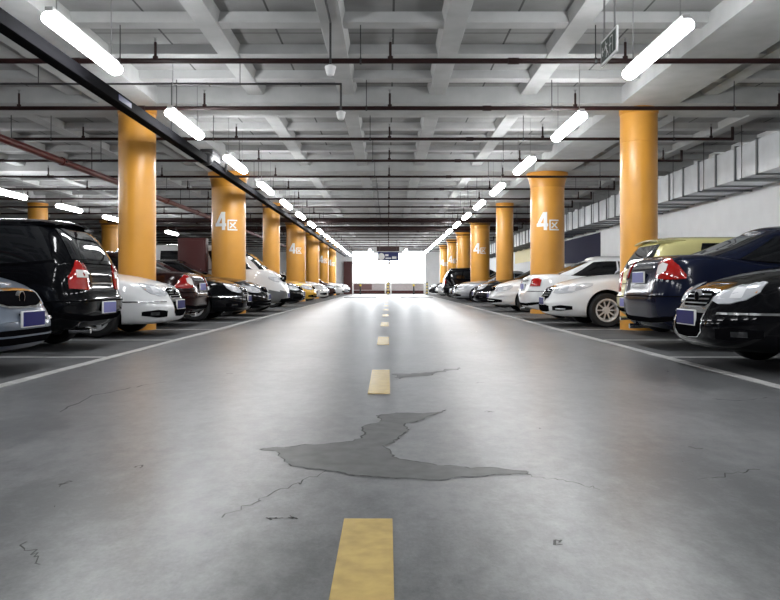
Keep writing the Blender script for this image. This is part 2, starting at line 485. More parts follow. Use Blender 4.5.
# ------------------------------------------------------------------ sprinkler pipes
PZ = CAM_H+2.86
def head(b, x, up=.24):
    b.tube((x, 0, 0), (x, 0, up), .018, M['pipe'], 8)
    b.tube((x, 0, -.0), (x, 0, .06), .035, M['pipe'], 8)
    b.tube((x, 0, up), (x, 0, up+.05), .012, M['rod'], 6)
    b.tube((x, 0, up+.05), (x, 0, up+.055), .03, M['rod'], 8)
for k in range(22):
    y = 9.96+2.66*k
    if y > END-1: break
    near = k < 9
    lab = ('dark red sprinkler pipe across the ceiling, %s from the camera' % ordw[k]) if near else 'far thin sprinkler pipe crossing the ceiling towards the exit'
    t = thing('sprinkler_pipe', lab, 'pipe', (0, y, PZ), 0, 'sprinkler pipes across the ceiling')
    xr = 6.75
    b = MB(); r = .034 if k < 2 else .03
    b.path([(-15.5, 0, 0), (xr, 0, 0), (xr, 0, .24)], r, M['pipe'], 10)
    for x in (-8.9, -4.0, 1.6): b.tube((x-.07, 0, 0), (x+.07, 0, 0), r+.009, M['pipe'], 10)
    b.build('tube', t)
    for x in ((-12, -9, -6, -3, 0, 3, 6.3) if k < 14 else (-3, 0, 3)):
        b = MB(); head(b, x+.03, .24); b.build('sprinkler_head', t)
    for x in ((-6.6, -3.42, -.35, 2.65, 5.6) if k < 12 else (-3.42, 2.65)):
        b = MB(); b.tube((x, 0, 0), (x, 0, .58), .007, M['iron'], 6); b.tube((x-.012, 0, 0), (x+.012, 0, 0), r+.01, M['iron'], 10); b.build('hanger_rod', t)
# low dark header pipes further in
for y, rr, lab in ((36.2, .12, 'thick dark header pipe crossing the ceiling far ahead'), (41.48, .13, 'thickest dark header pipe crossing the ceiling before the exit')):
    t = thing('header_pipe', lab, 'pipe', (0, y, PZ+.14)); b = MB(); b.tube((-13, 0, 0), (6.9, 0, 0), rr, M['pipe'], 12); b.build('tube', t)
    for x in (-9, -3, 3): 
        b = MB(); b.tube((x, 0, 0), (x, 0, .6), .012, M['iron'], 6); b.build('hanger_rod', t)
t = thing('fire_main', 'thick red fire main pipe running lengthwise above the left cars', 'pipe', (-7.1, 31, 3.49))
b = MB(); b.tube((0, -30, 0), (0, 36, 0), .075, M['redpipe'], 14); b.build('tube', t)
for i in range(16):
    y = -26+4.0*i
    b = MB(); b.tube((0, y-.06, 0), (0, y+.06, 0), .093, M['redpipe'], 14); b.tube((-.11, y, 0), (.11, y, 0), .02, M['iron'], 8); b.build('coupling', t)
    b = MB(); b.tube((0, y+1.7, .05), (0, y+1.7, .85), .01, M['iron'], 6); b.build('hanger_rod', t)
t = thing('conduit', 'thin dark conduit crossing the ceiling and dropping to a white horn', 'pipe', (0, 11.6, CAM_H+2.99))
b = MB(); b.path([(-15, 0, 0), (-.70, 0, 0), (-.70, 0, -.40)], .016, M['iron'], 8); b.build('tube', t)
for x in (-8, -5.2, -2.2):
    b = MB(); b.tube((x, 0, 0), (x, 0, SLAB-CAM_H-2.99), .006, M['iron'], 6); b.build('hanger_rod', t)
t = thing('ceiling_conduit', 'thin dark conduit running along a ceiling rib towards a white horn', 'pipe', (-.72, 9.75, RIBZ-.016))
b = MB(); b.path([(0, -14, 0), (0, 0, 0), (0, 0, -.53)], .014, M['iron'], 8); b.build('tube', t)
def horn(loc, label):
    t = thing('alarm_horn', label, 'alarm', loc, 0)
    b = MB(); b.lathe([(.0, .075), (.03, .075), (.034, .055), (0, .055)], M['white'], 20); b.build('mount', t)
    b = MB(); b.lathe([(0, .056), (.07, .056), (.072, .045), (.055, -.02), (.042, -.055), (.03, -.06), (0, -.06)], M['white'], 24); b.build('cone', t)
horn((-.70, 11.6, 3.315), 'white cone-shaped horn hanging under the conduit, the lower of the two')
horn((-.72, 9.75, 3.475), 'white cone-shaped horn under the nearest cross pipe, the upper of the two')

# ------------------------------------------------------------------ exit sign
t = thing('exit_sign', 'small hanging dark green exit sign with white running figure beside the right lamps', 'sign', (1.83, 6.45, 2.77))
b = MB(); b.box((0, 0, 0), (.016, .46, .215), M['white'], bev=.003); b.build('case', t)
b = MB(); b.box((-.009, 0, 0), (.004, .41, .165), M['signgreen']); b.build('sign_face', t, smooth=False)
b = MB(); X = -.0118
def st(y0, z0, y1, z1, w):
    d = Vector((y1-y0, z1-z0)).normalized(); n = Vector((-d.y, d.x))*w/2
    b.poly([(X, y0-n.x, z0-n.y), (X, y1-n.x, z1-n.y), (X, y1+n.x, z1+n.y), (X, y0+n.x, z0+n.y)], M['white'])
# camera sees the face with +y (far) on the left
st(.075, .03, .03, -.02, .03); st(.03, -.02, .055, -.07, .02); st(.05, -.01, .0, -.045, .018); st(.0, -.045, -.01, -.075, .015)
st(.075, .03, .11, .0, .014); st(.07, .035, .02, .035, .014); st(.085, .055, .065, .055, .024)
st(-.06, -.07, -.06, .065, .012); st(-.13, -.07, -.13, .065, .012); st(-.06, .06, -.13, .06, .012); st(-.03, .0, -.1, .0, .014)
st(.18, 0, .13, 0, .02); st(.18, 0, .15, .035, .016); st(.18, 0, .15, -.035, .016)
for f in b.bm.faces:
    f.normal_update()
    if f.normal.x > 0: f.normal_flip()
plabel(b.build('pictogram', t, smooth=False, recalc=False), 'white running figure and arrow')
for y in (-.15, .15):
    b = MB(); b.tube((0, y, .1), (0, y, 1.5), .008, M['rod'], 6); b.build('hanger_rod', t)

# ------------------------------------------------------------------ air duct
t = thing('air_duct', 'long galvanised rectangular air duct high along the right wall', 'duct', (7.85, 33, 3.36))
b = MB(); b.box((0, 0, 0), (1.0, 70, .68), M['duct']); b.build('duct_body', t, smooth=False)
y = -33.0
while y < 36:
    b = MB()
    b.box((0, y, .355), (1.06, .05, .03), M['flange']); b.box((0, y, -.355), (1.06, .05, .03), M['flange'])
    b.box((-.515, y, 0), (.03, .05, .74), M['flange']); b.box((.515, y, 0), (.03, .05, .74), M['flange'])
    b.build('flange', t, smooth=False)
    y += .97
for i in range(35):
    y = -32.4+1.94*i
    b = MB(); b.box((0, y, -.375), (1.14, .07, .045), M['flange']); b.tube((-.54, y, -.37), (-.54, y, 1.2), .008, M['iron'], 6)
    b.build('hanger', t, smooth=False)

# ------------------------------------------------------------------ cars
class Pchip:
    def __init__(s, pts):
        s.x = [p[0] for p in pts]; s.y = [p[1] for p in pts]; n = len(pts)
        d = [(s.y[i+1]-s.y[i])/(s.x[i+1]-s.x[i]) for i in range(n-1)]
        m = [d[0]]+[0 if d[i-1]*d[i] <= 0 else 2*d[i-1]*d[i]/(d[i-1]+d[i]) for i in range(1, n-1)]+[d[-1]]
        s.m = m
    def __call__(s, x):
        X, Y, m = s.x, s.y, s.m
        if x <= X[0]: return Y[0]
        if x >= X[-1]: return Y[-1]
        i = 0
        while x > X[i+1]: i += 1
        h = X[i+1]-X[i]; t = (x-X[i])/h
        return (1+2*t)*(1-t)**2*Y[i]+t*(1-t)**2*h*m[i]+t*t*(3-2*t)*Y[i+1]+t*t*(t-1)*h*m[i+1]

class Shell:
    """closed shell from stacked plan outlines; P(s, v): s = metres round the plan from the nose centre, v = 0..1 up the side"""
    def __init__(s, lev, zb, zt, p, xc=0., vmid=.5, pr=None):
        s.xf = Pchip([(l[0], l[1]) for l in lev]); s.xr = Pchip([(l[0], l[2]) for l in lev]); s.w = Pchip([(l[0], l[3]) for l in lev])
        s.zb = Pchip(zb); s.zt = Pchip(zt); s.e = 2./p; s.er = 2./(pr or p); s.xc = xc
        n = 300; th = []
        for q in range(2):
            for i in range(n+(q == 1)):
                t = i/n; g = t**4/(t**4+(1-t)**4); th.append(PI/2*(g+q))
        ss = [0.]; pp = s.xy(th[0], vmid)
        for t in th[1:]:
            c = s.xy(t, vmid); ss.append(ss[-1]+math.hypot(c[0]-pp[0], c[1]-pp[1])); pp = c
        s.th, s.ss, s.half = th, ss, ss[-1]
    def xy(s, th, v):
        xf, xr, w = s.xf(v), s.xr(v), s.w(v)
        c, n = math.cos(th), math.sin(th)
        e = s.e if c >= 0 else s.er
        ac, an = abs(c)**e, abs(n)**e
        return (s.xc+(xf-s.xc)*ac if c >= 0 else s.xc-(s.xc-xr)*ac, math.copysign(w*an, n))
    def theta(s, d):
        sg = 1 if d >= 0 else -1; d = min(abs(d), s.half)
        lo, hi = 0, len(s.ss)-1
        while hi-lo > 1:
            m = (lo+hi)//2
            if s.ss[m] <= d: lo = m
            else: hi = m
        f = (d-s.ss[lo])/max(1e-9, s.ss[hi]-s.ss[lo])
        return sg*(s.th[lo]+f*(s.th[hi]-s.th[lo]))
    def P(s, d, v):
        x, y = s.xy(s.theta(d), v); z0 = s.zb(x)
        return Vector((x, y, z0+v*(s.zt(x)-z0)))
    def Pz(s, d, z):
        v = .5; th = s.theta(d)
        for _ in range(5):
            x, y = s.xy(th, v); z0 = s.zb(x); v = min(.985, max(.01, (z-z0)/(s.zt(x)-z0)))
        x, y = s.xy(th, v); z0 = s.zb(x)
        return Vector((x, y, z0+v*(s.zt(x)-z0)))
    def s_at_x(s, x):
        """arc length where the mid outline passes x (positive side)"""
        lo, hi = 0., s.half
        for _ in range(40):
            m = (lo+hi)/2
            if s.xy(s.theta(m), .5)[0] > x: lo = m
            else: hi = m
        return lo
    def build(s, mb, m, N=72, NV=16, crown=None, M_=10, close_bottom=True, mbot=None, flip=1):
        h = N//2; V = [i/NV for i in range(NV+1)]
        V = sorted(set(V+[.03, .97, .94]))
        rings = []
        for v in V:
            row = []
            for k in range(N):
                d = s.half*(k/h) if k <= h else -s.half*((N-k)/h)
                row.append(mb.bm.verts.new(s.P(d, v)))
            rings.append(row)
        fs = []
        for a, c in zip(rings[:-1], rings[1:]):
            for k in range(N):
                fs.append(mb.bm.faces.new((a[k], a[(k+1) % N], c[(k+1) % N], c[k])))
        mb.faces(fs, m)
        def ladder(ring, cr, mm):
            w = s.w(1.); rows = [[ring[0]]]
            for k in range(1, h):
                a, c = ring[k].co, ring[N-k].co; row = [ring[k]]
                yf = min(1., abs(a.y)/w)**1.5
                for j in range(1, M_):
                    q = 1-2*j/M_; p = a.lerp(c, j/M_)
                    p.z += (cr(a.x) if cr else 0)*yf*(1-abs(q)**2.2)
                    row.append(mb.bm.verts.new(p))
                row.append(ring[N-k]); rows.append(row)
            rows.append([ring[h]])
            f2 = []
            for a, c in zip(rows[:-1], rows[1:]):
                if len(a) == 1: f2 += [mb.bm.faces.new((a[0], c[j], c[j+1])) for j in range(M_)]
                elif len(c) == 1: f2 += [mb.bm.faces.new((a[j], c[0], a[j+1])) for j in range(M_)]
                else: f2 += [mb.bm.faces.new((a[j], c[j], c[j+1], a[j+1])) for j in range(M_)]
            mb.faces(f2, mm)
        ladder(rings[-1], crown, m)
        ladder(rings[0], None, mbot or m)

def lerp_list(xs, n):
    out = []
    for a, c in zip(xs[:-1], xs[1:]): out += [a+(c-a)*i/n for i in range(n)]
    return out+[xs[-1]]
def patch(mb, P, ss, lo, hi, m, off=.006, sub=4, nv=5, thick=.02, bulge=0.):
    """skin panel lying on a shell: columns ss, lower and upper edges lo / hi"""
    ss, lo, hi = lerp_list(ss, sub), lerp_list(lo, sub), lerp_list(hi, sub)
    e = .004; out = []; inn = []; n = len(ss)
    for i, s_ in enumerate(ss):
        ro, ri = [], []
        for j in range(nv+1):
            q = lo[i]+(hi[i]-lo[i])*j/nv
            p = P(s_, q); du = P(s_+e, q)-P(s_-e, q); dv = P(s_, q+e)-P(s_, q-e)
            nr = du.cross(dv)
            if nr.length < 1e-9: nr = Vector((p.x, p.y, 0))
            nr.normalize()
            if nr.x*p.x*.5+nr.y*p.y*2 < 0: nr = -nr
            bb = bulge*math.sin(PI*i/(n-1))*math.sin(PI*j/nv)
            ro.append(mb.bm.verts.new(p+nr*(off+bb))); ri.append(mb.bm.verts.new(p+nr*(off-thick)))
        out.append(ro); inn.append(ri)
    fs = [mb.bm.faces.new((out[i][j], out[i+1][j], out[i+1][j+1], out[i][j+1])) for i in range(n-1) for j in range(nv)]
    for i in range(n-1):
        fs.append(mb.bm.faces.new((out[i][0], inn[i][0], inn[i+1][0], out[i+1][0])))
        fs.append(mb.bm.faces.new((out[i][nv], out[i+1][nv], inn[i+1][nv], inn[i][nv])))
    for j in range(nv):
        fs.append(mb.bm.faces.new((out[0][j], out[0][j+1], inn[0][j+1], inn[0][j])))
        fs.append(mb.bm.faces.new((out[-1][j], inn[-1][j], inn[-1][j+1], out[-1][j+1])))
    mb.faces(fs, m)

SPEC = {}
SPEC['sedan'] = dict(L=4.76, p=4.2, pr=4.2,
    zb=[(-2.38, .30), (-2.0, .23), (-1, .2), (1, .2), (2.0, .2), (2.38, .22)],
    zt=[(-2.38, 1.0), (-1.9, 1.03), (-1.0, .985), (0, .95), (.9, .935), (1.5, .90), (1.9, .845), (2.2, .775), (2.38, .74)],
    lev=[(0, 2.24, -2.24, .82), (.06, 2.32, -2.32, .86), (.2, 2.37, -2.37, .895), (.4, 2.38, -2.38, .91), (.6, 2.34, -2.35, .912), (.72, 2.30, -2.33, .905), (.76, 2.285, -2.32, .898), (.9, 2.23, -2.28, .878), (.96, 2.17, -2.24, .85), (1, 2.07, -2.17, .79)],
    crown=[(-2.3, .03), (-1, .05), (.9, .085), (1.6, .075), (2.2, .03)],
    glev=[(0, 1.08, -1.86, .80), (.25, .88, -1.67, .775), (.5, .66, -1.45, .735), (.75, .43, -1.2, .682), (.9, .28, -1.02, .64), (1, .12, -.86, .57)],
    gzt=[(-1.3, 1.33), (-.5, 1.395), (0, 1.395), (.4, 1.35)], gxc=-.38, gcrown=.07, ax=(1.33, -1.32), wr=.325, ww=.78, tw=.21,
    win=[(.80, .03), (-.02, -.74)], wv=(.17, .86), rearv=(.16, .90), wsv=(.10, .93))
SPEC['minivan'] = dict(L=4.42, p=5., pr=9., gp=8.,
    zb=[(-2.21, .34), (-1.9, .26), (-1, .2), (1, .2), (2.0, .22), (2.21, .24)],
    zt=[(-2.21, 1.13), (-1.6, 1.06), (-.8, 1.0), (0, .97), (1.1, .96), (1.6, .90), (2.0, .80), (2.21, .74)],
    lev=[(0, 2.08, -2.02, .77), (.06, 2.15, -2.12, .80), (.2, 2.20, -2.2, .835), (.38, 2.21, -2.21, .848), (.44, 2.2, -2.17, .85), (.6, 2.18, -2.14, .85), (.8, 2.13, -2.12, .84), (.93, 2.08, -2.09, .825), (1, 2.0, -2.05, .785)],
    crown=[(-2.2, .0), (-1, .03), (1, .09), (1.7, .07), (2.1, .03)],
    glev=[(0, 1.5, -2.10, .80), (.25, 1.27, -2.04, .785), (.5, 1.02, -1.97, .75), (.75, .74, -1.88, .705), (.9, .54, -1.80, .66), (1, .35, -1.70, .58)],
    gzt=[(-2.0, 1.54), (-1.2, 1.575), (-.2, 1.58), (.6, 1.53)], gxc=-.4, gcrown=.06, ax=(1.36, -1.24), wr=.315, ww=.725, tw=.2,
    win=[(.80, .10), (.06, -.46), (-.50, -.86)], wv=(.12, .88), rearv=(.10, .88), wsv=(.08, .93))
SPEC['hatchback'] = dict(SPEC['minivan'], L=3.76)
def scale_spec(sp, fx, fy, fz):
    q = dict(sp)
    q['zb'] = [(x*fx, z) for x, z in sp['zb']]; q['zt'] = [(x*fx, z*fz) for x, z in sp['zt']]
    q['lev'] = [(v, a*fx, c*fx, w*fy) for v, a, c, w in sp['lev']]; q['glev'] = [(v, a*fx, c*fx, w*fy) for v, a, c, w in sp['glev']]
    q['crown'] = [(x*fx, c) for x, c in sp['crown']]; q['gzt'] = [(x*fx, z*fz) for x, z in sp['gzt']]
    q['gxc'] = sp['gxc']*fx; q['ax'] = tuple(a*fx for a in sp['ax']); q['ww'] = sp['ww']*fy; q['L'] = sp['L']*fx
    return q
SPEC['hatchback'] = scale_spec(SPEC['minivan'], .84, .96, .96)
SPEC['hatchback']['win'] = [(.80, .10), (.06, -.46)]
SPEC['suv'] = scale_spec(SPEC['minivan'], 1.02, 1.08, 1.10); SPEC['suv']['wr'] = .36
SPEC['tall_sedan'] = scale_spec(SPEC['sedan'], 1.0, 1.0, 1.035)
SPEC['tall_sedan']['zt'] = [(-2.38, 1.13), (-1.9, 1.155), (-1.0, 1.05), (0, .98), (.9, .96), (1.5, .92), (1.9, .86), (2.2, .79), (2.38, .75)]
SPEC['tall_sedan']['gzt'] = [(x, z+.045) for x, z in SPEC['tall_sedan']['gzt']]
SPEC['tall_sedan']['pr'] = 8.
SPEC['boxy_sedan'] = dict(SPEC['sedan'], pr=7.)
SPEC['van'] = dict(L=5.2, p=4.8, pr=7,
    zb=[(-2.6, .34), (-1.9, .27), (1, .25), (2.0, .25), (2.6, .28)],
    zt=[(-2.6, 1.2), (0, 1.22), (1.5, 1.26), (2.0, 1.24), (2.35, 1.08), (2.6, .94)],
    lev=[(0, 2.46, -2.5, .86), (.06, 2.53, -2.56, .90), (.2, 2.59, -2.59, .93), (.4, 2.6, -2.6, .945), (.7, 2.55, -2.59, .945), (.9, 2.47, -2.56, .93), (1, 2.33, -2.53, .90)],
    crown=[(-2.4, .0), (1.2, .03), (2.0, .06), (2.4, .03)],
    glev=[(0, 2.05, -2.55, .905), (.3, 1.84, -2.53, .89), (.6, 1.60, -2.51, .865), (.85, 1.36, -2.49, .83), (1, 1.1, -2.4, .74)],
    gzt=[(-2.5, 1.93), (-1, 1.965), (.8, 1.96), (1.3, 1.92)], gxc=-.2, gcrown=.06, ax=(1.65, -1.5), wr=.34, ww=.815, tw=.22,
    win=[(.84, .34), (.26, -.36), (-.42, -.9)], wv=(.10, .80), rearv=(.10, .82), wsv=(.06, .92))

def bool_apply(ob, cutter):
    md = ob.modifiers.new('cut', 'BOOLEAN'); md.operation = 'DIFFERENCE'; md.object = cutter; md.solver = 'EXACT'
    try: md.material_mode = 'INDEX'
    except Exception: pass
    dg = bpy.context.evaluated_depsgraph_get()
    me = bpy.data.meshes.new_from_object(ob.evaluated_get(dg))
    ob.modifiers.remove(md); old = ob.data; ob.data = me
    bpy.data.meshes.remove(old); cm = cutter.data; bpy.data.objects.remove(cutter); bpy.data.meshes.remove(cm)
    me.shade_smooth(); me.set_sharp_from_angle(angle=R(38))

SHELLS = {}
def shells(kind):
    if kind not in SHELLS:
        sp = SPEC[kind]
        lo = Shell(sp['lev'], sp['zb'], sp['zt'], sp['p'], pr=sp.get('pr'))
        cz = Pchip(sp['crown'])
        gz = lo.zt
        gb = [(x/10., gz(x/10.)-.05) for x in range(-26, 27, 2)]
        gh = Shell(sp['glev'], gb, sp['gzt'], sp.get('gp', 6.), sp['gxc'])
        SHELLS[kind] = (lo, gh, cz)
    return SHELLS[kind]

BODY_CACHE = {}
def body_mesh(kind, paintm, two_tone=None):
    sp = SPEC[kind]; lo, gh, cz = shells(kind)
    key = (kind, two_tone)
    if key not in BODY_CACHE:
        b = MB(); b.mi(paintm); b.mi(M['liner'])
        lo.build(b, paintm, crown=cz, mbot=M['liner'])
        if two_tone:
            i = b.mi(two_tone)
            for f in b.bm.faces:
                if f.calc_center_median().z < .62: f.material_index = i
        o = b.build('body', smooth=True)
        c = MB(); c.mi(paintm)
        for x in sp['ax']:
            for sy in (-1, 1):
                c.tube((x, sy*(sp['ww']-.20), sp['wr']+.01), (x, sy*1.3, sp['wr']+.01), sp['wr']+.055, M['liner'], 40)
        co_ = c.build('cutter', smooth=False)
        bool_apply(o, co_)
        # keep the cabin in the same mesh
        b = MB(); b.bm.from_mesh(o.data); b.mats = list(o.data.materials)
        gh.build(b, paintm, N=64, NV=10, crown=lambda x: sp['gcrown'])
        bpy.data.objects.remove(o)
        o = b.build('body', smooth=True, ang=40)
        BODY_CACHE[key] = o.data
        C.objects.unlink(o); bpy.data.objects.remove(o)
    me = BODY_CACHE[key].copy()
    me.materials[0] = paintm
    return me

WHEEL = {}
def wheel_mesh(style, r, w):
    key = (style, r)
    if key in WHEEL: return WHEEL[key]
    b = MB(); ri = r*.66
    b.lathe([(ri, -w*.46), (ri+.02, -w*.5), (r-.03, -w*.5), (r-.008, -w*.42), (r, -w*.3), (r, w*.3), (r-.008, w*.42), (r-.03, w*.5), (ri+.02, w*.5), (ri, w*.46), (ri-.01, 0), (ri, -w*.46)], M['tyre'], 44, 'Y')
    t = b.build('wheel'); b = MB()
    # the outer face of the rim is at -y
    b.lathe([(ri+.004, -w*.47), (ri-.012, -w*.475), (ri-.03, -w*.40), (ri-.04, -w*.1), (ri-.05, w*.2), (0.001, w*.2)], M['rim'], 40, 'Y')
    b.lathe([(.001, -w*.36), (.05, -w*.36), (.065, -w*.30), (.065, 0)], M['rim'], 20, 'Y')
    n = {'ten': 10, 'five': 5, 'seven': 7}[style]; hw = {'ten': .011, 'five': .03, 'seven': .02}[style]
    for k in range(n):
        a = 2*PI*k/n; ca, sa = math.cos(a), math.sin(a)
        def q(rr, off, y): return (rr*ca-off*sa, y, rr*sa+off*ca)
        v = [q(.05, -hw*1.2, -w*.33), q(ri-.015, -hw, -w*.44), q(ri-.015, hw, -w*.44), q(.05, hw*1.2, -w*.33)]
        b.prism(v, (0, .035, 0), M['rim'])
    b.lathe([(ri-.05, -w*.02), (.07, -w*.02)], M['iron'], 30, 'Y')
    rm = b.build('rim', ang=30)
    C.objects.unlink(t); C.objects.unlink(rm)
    WHEEL[key] = (t.data, rm.data)
    bpy.data.objects.remove(t); bpy.data.objects.remove(rm)
    return WHEEL[key]

def put(name, me, parent, loc=None, rz=0):
    o = bpy.data.objects.new(name, me); C.objects.link(o); o.parent = parent
    if loc: o.location = loc
    o.rotation_euler = (0, 0, rz); return o

def car(kind, label, colour, at, front_out, name=None, style='five', face='plain', tail='plain', two_tone=None, detail=1, tint=None):
    """at = (x of the end facing the aisle, depth); front_out: nose towards the aisle"""
    sp = SPEC[kind]; lo, gh, cz = shells(kind); hl = sp['L']/2
    side = -1 if at[0] < 0 else 1
    fx = side*(-1) if front_out else side          # world direction of the nose along x
    rz = 0 if fx > 0 else PI
    t = thing(name or kind.replace('tall_', '').replace('boxy_', ''), label, 'car', (at[0]+side*hl, at[1], 0), rz, None)
    put('body', body_mesh(kind, colour, two_tone), t)
    B = lo.half
    # glass
    P = gh.P; gx = lambda f: gh.s_at_x(gh.xc+(gh.xf(.5)-gh.xc)*f if f >= 0 else gh.xc+(gh.xc-gh.xr(.5))*f)
    thw = gh.w(.5)
    def fy(f): return f*thw
    a, c = sp['wsv']
    b = MB(); patch(b, P, [-fy(.86), -fy(.5), 0, fy(.5), fy(.86)], [a]*5, [c]*5, M['glass'], .004, 4, 6); b.build('windshield', t, ang=60)
    a, c = sp['rearv']; H = gh.half
    b = MB(); patch(b, P, [H-fy(.84), H-fy(.45), H-.001], [a]*3, [c]*3, M['glass'], .004, 4, 6); patch(b, P, [-H+fy(.84), -H+fy(.45), -H+.001], [a]*3, [c]*3, M['glass'], .004, 4, 6)
    b.build('rear_window', t, ang=60)
    a, c = sp['wv']
    for sg in (-1, 1):
        for i, (f0, f1) in enumerate(sp['win']):
            s0, s1 = gx(f0), gx(f1)
            b = MB(); patch(b, P, [sg*s0, sg*(s0*.7+s1*.3), sg*s1], [a]*3, [c]*3, M['glass'], .004, 4, 5); b.build('side_window', t, ang=60)
        # chrome or black sill under the windows
        b = MB(); s0, s1 = gx(sp['win'][0][0])-.02, gx(sp['win'][-1][1])+.02
        patch(b, P, [sg*s0, sg*(s0+s1)/2, sg*s1], [a-.04]*3, [a-.005]*3, M['chrome'] if detail and face in ('shield', 'luxury') else M['blacktrim'], .006, 8, 1); b.build('window_trim', t)
        # mirror
        x = gh.xc+(gh.xf(.2)-gh.xc)*.74; zz = lo.zt(x)+.05
        b = MB(); b.ball((x, sg*(sp['ww']+.175), zz+.05), .095, colour, (.75, 1.1, .72)); b.tube((x+.02, sg*(sp['ww']+.02), zz-.01), (x, sg*(sp['ww']+.2), zz+.03), .03, M['blacktrim'], 8)
        b.build('mirror', t)
        for x in (sp['win'][0][1], sp['win'][1][1]):
            xx = gh.xc+(gh.xf(.5)-gh.xc)*x if x >= 0 else gh.xc+(gh.xc-gh.xr(.5))*x
            sx_ = lo.s_at_x(xx+.12); zz = lo.zt(xx)-.13
            b = MB(); patch(b, lo.Pz, [sg*(sx_-.09), sg*(sx_+.09)], [zz-.012]*2, [zz+.018]*2, colour, .022, 4, 2, .03); b.build('door_handle', t)
        # door gaps
    # wheels
    tm, rm = wheel_mesh(style, sp['wr'], sp['tw'])
    for x in sp['ax']:
        for sg in (-1, 1):
            w_ = put('wheel', tm, t, (x, sg*sp['ww'], sp['wr']), 0 if sg < 0 else PI)
            put('rim', rm, w_)
    LZ = lo.Pz
    nz = lo.zt(hl-.18)                       # bonnet edge height near the nose
    def both(name, ss, l, h, m, off=.006, sub=4, nv=5, thick=.03, bulge=0., subpart=None, rear=False, lab=None):
        for sg in (-1, 1):
            q = [sg*(B-s_) if rear else sg*s_ for s_ in ss]
            b = MB(); patch(b, LZ, q, l, h, m, off, sub, nv, thick, bulge); o = b.build(name, t, ang=50)
            if lab: plabel(o, lab)
            if subpart:
                for (sn, s2, l2, h2, m2, of2, lb2) in subpart:
                    q = [sg*(B-s_) if rear else sg*s_ for s_ in s2]
                    b = MB(); patch(b, LZ, q, l2, h2, m2, of2, 3, 3, thick*.6); o2 = b.build(sn, o, ang=50)
                    if lb2: plabel(o2, lb2)
    def mid(name, ss, l, h, m, off=.006, sub=4, nv=4, thick=.03, rear=False, lab=None, parent=None):
        b = MB()
        if rear:
            # two halves meet at the tail centre
            patch(b, LZ, [B-s_ for s_ in ss], l, h, m, off, sub, nv, thick); patch(b, LZ, [-(B-s_) for s_ in ss], l, h, m, off, sub, nv, thick)
        else:
            q = [-s_ for s_ in ss[::-1]]+ss[1:]; patch(b, LZ, q, l[::-1]+l[1:], h[::-1]+h[1:], m, off, sub, nv, thick)
        o = b.build(name, parent or t, ang=50)
        if lab: plabel(o, lab)
        return o
    # ---- front
    W = lo.w(.5); big = kind in ('suv', 'van')
    def plate(x0, zc, pale, rear):
        m = M['paleplate'] if pale else M['plate']
        b = MB(); b.box((x0, 0, zc), (.022, .45, .15), M['white'], bev=.004); b.box((x0+(-.012 if rear else .012), 0, zc), (.006, .43, .13), m)
        b.box((x0+(.06 if rear else -.06), 0, zc), (.12, .36, .10), M['blacktrim'])
        plabel(b.build('license_plate', t), 'blue licence plate with pale glare painted in' if pale else 'blue licence plate')
    if face == 'shield':     # wide bright headlights, tall chrome shield grille
        both('headlight', [.34, .45, .59, .73, .83], [nz-.125, nz-.15, nz-.145, nz-.11, nz-.04], [nz-.085, nz-.02, nz+.025, nz+.055, nz+.045], M['lens'], .008, 4, 6, .04, .012,
             [('reflector', [.42, .52], [nz-.11]*2, [nz-.035]*2, M['bulb'], .016, None), ('reflector', [.57, .69], [nz-.10]*2, [nz-.01]*2, M['bulb'], .02, None), ('indicator', [.76, .80], [nz-.05]*2, [nz+.01]*2, M['amber'], .01, None)])
        o = mid('grille_surround', [0, .24, .33], [.30, .31, .36], [nz-.015, nz-.02, nz-.03], M['chrome'], .006, 5, 6, .03, lab='chrome grille surround')
        g = mid('grille', [0, .22, .30], [nz-.19, nz-.18, nz-.15], [nz-.035, nz-.04, nz-.05], M['blacktrim'], .011, 5, 4, .02)
        for q in (.045, .085, .125, .16): mid('grille_bar', [0, .2, .28], [nz-.035-q]*3, [nz-.023-q]*3, M['chrome'], .017, 5, 1, .015, parent=g, lab='chrome grille bar')
        mid('lower_grille', [0, .22, .30], [.305, .315, .37], [nz-.24, nz-.24, nz-.24], M['blacktrim'], .011, 5, 4, .02)
        both('side_intake', [.53, .7, .95], [.31, .30, .33], [.40, .42, .39], M['blacktrim'], .006, 4, 3, .02, 0, [('fog_light', [.68, .82], [.335]*2, [.385]*2, M['glass'], .01, None)])
        both('bumper_strip', [.50, .8, 1.1, 1.3], [.53]*4, [.55]*4, M['chrome'] if detail else colour, .007, 4, 1, .02)
    elif face == 'luxury':   # upright chrome bar grille, swept-back headlights
        both('headlight', [.46, .66, .90, 1.12, 1.28], [nz-.13, nz-.14, nz-.12, nz-.05, nz+.01], [nz-.06, nz-.01, nz+.035, nz+.06, nz+.05], M['lens'], .008, 4, 6, .04, .012,
             [('reflector', [.60, .74], [nz-.10]*2, [nz-.03]*2, M['bulb'], .016, None), ('reflector', [.82, .96], [nz-.09]*2, [nz-.005]*2, M['bulb'], .02, None)])
        mid('grille_surround', [0, .2, .36], [nz-.25, nz-.25, nz-.23], [nz-.0, nz-.005, nz-.02], M['chrome'], .007, 5, 5, .03, lab='chrome grille surround')
        g = mid('grille', [0, .19, .335], [nz-.235, nz-.235, nz-.215], [nz-.018, nz-.023, nz-.04], M['blacktrim'], .012, 5, 4, .02)
        for q in (.03, .075, .12, .165): mid('grille_bar', [0, .18, .31], [nz-.03-q]*3, [nz-.012-q]*3, M['chrome'], .02, 5, 1, .015, parent=g, lab='chrome grille bar')
        mid('lower_grille', [0, .3, .46], [.28, .285, .30], [.42, .42, .40], M['blacktrim'], .009, 5, 4, .02)
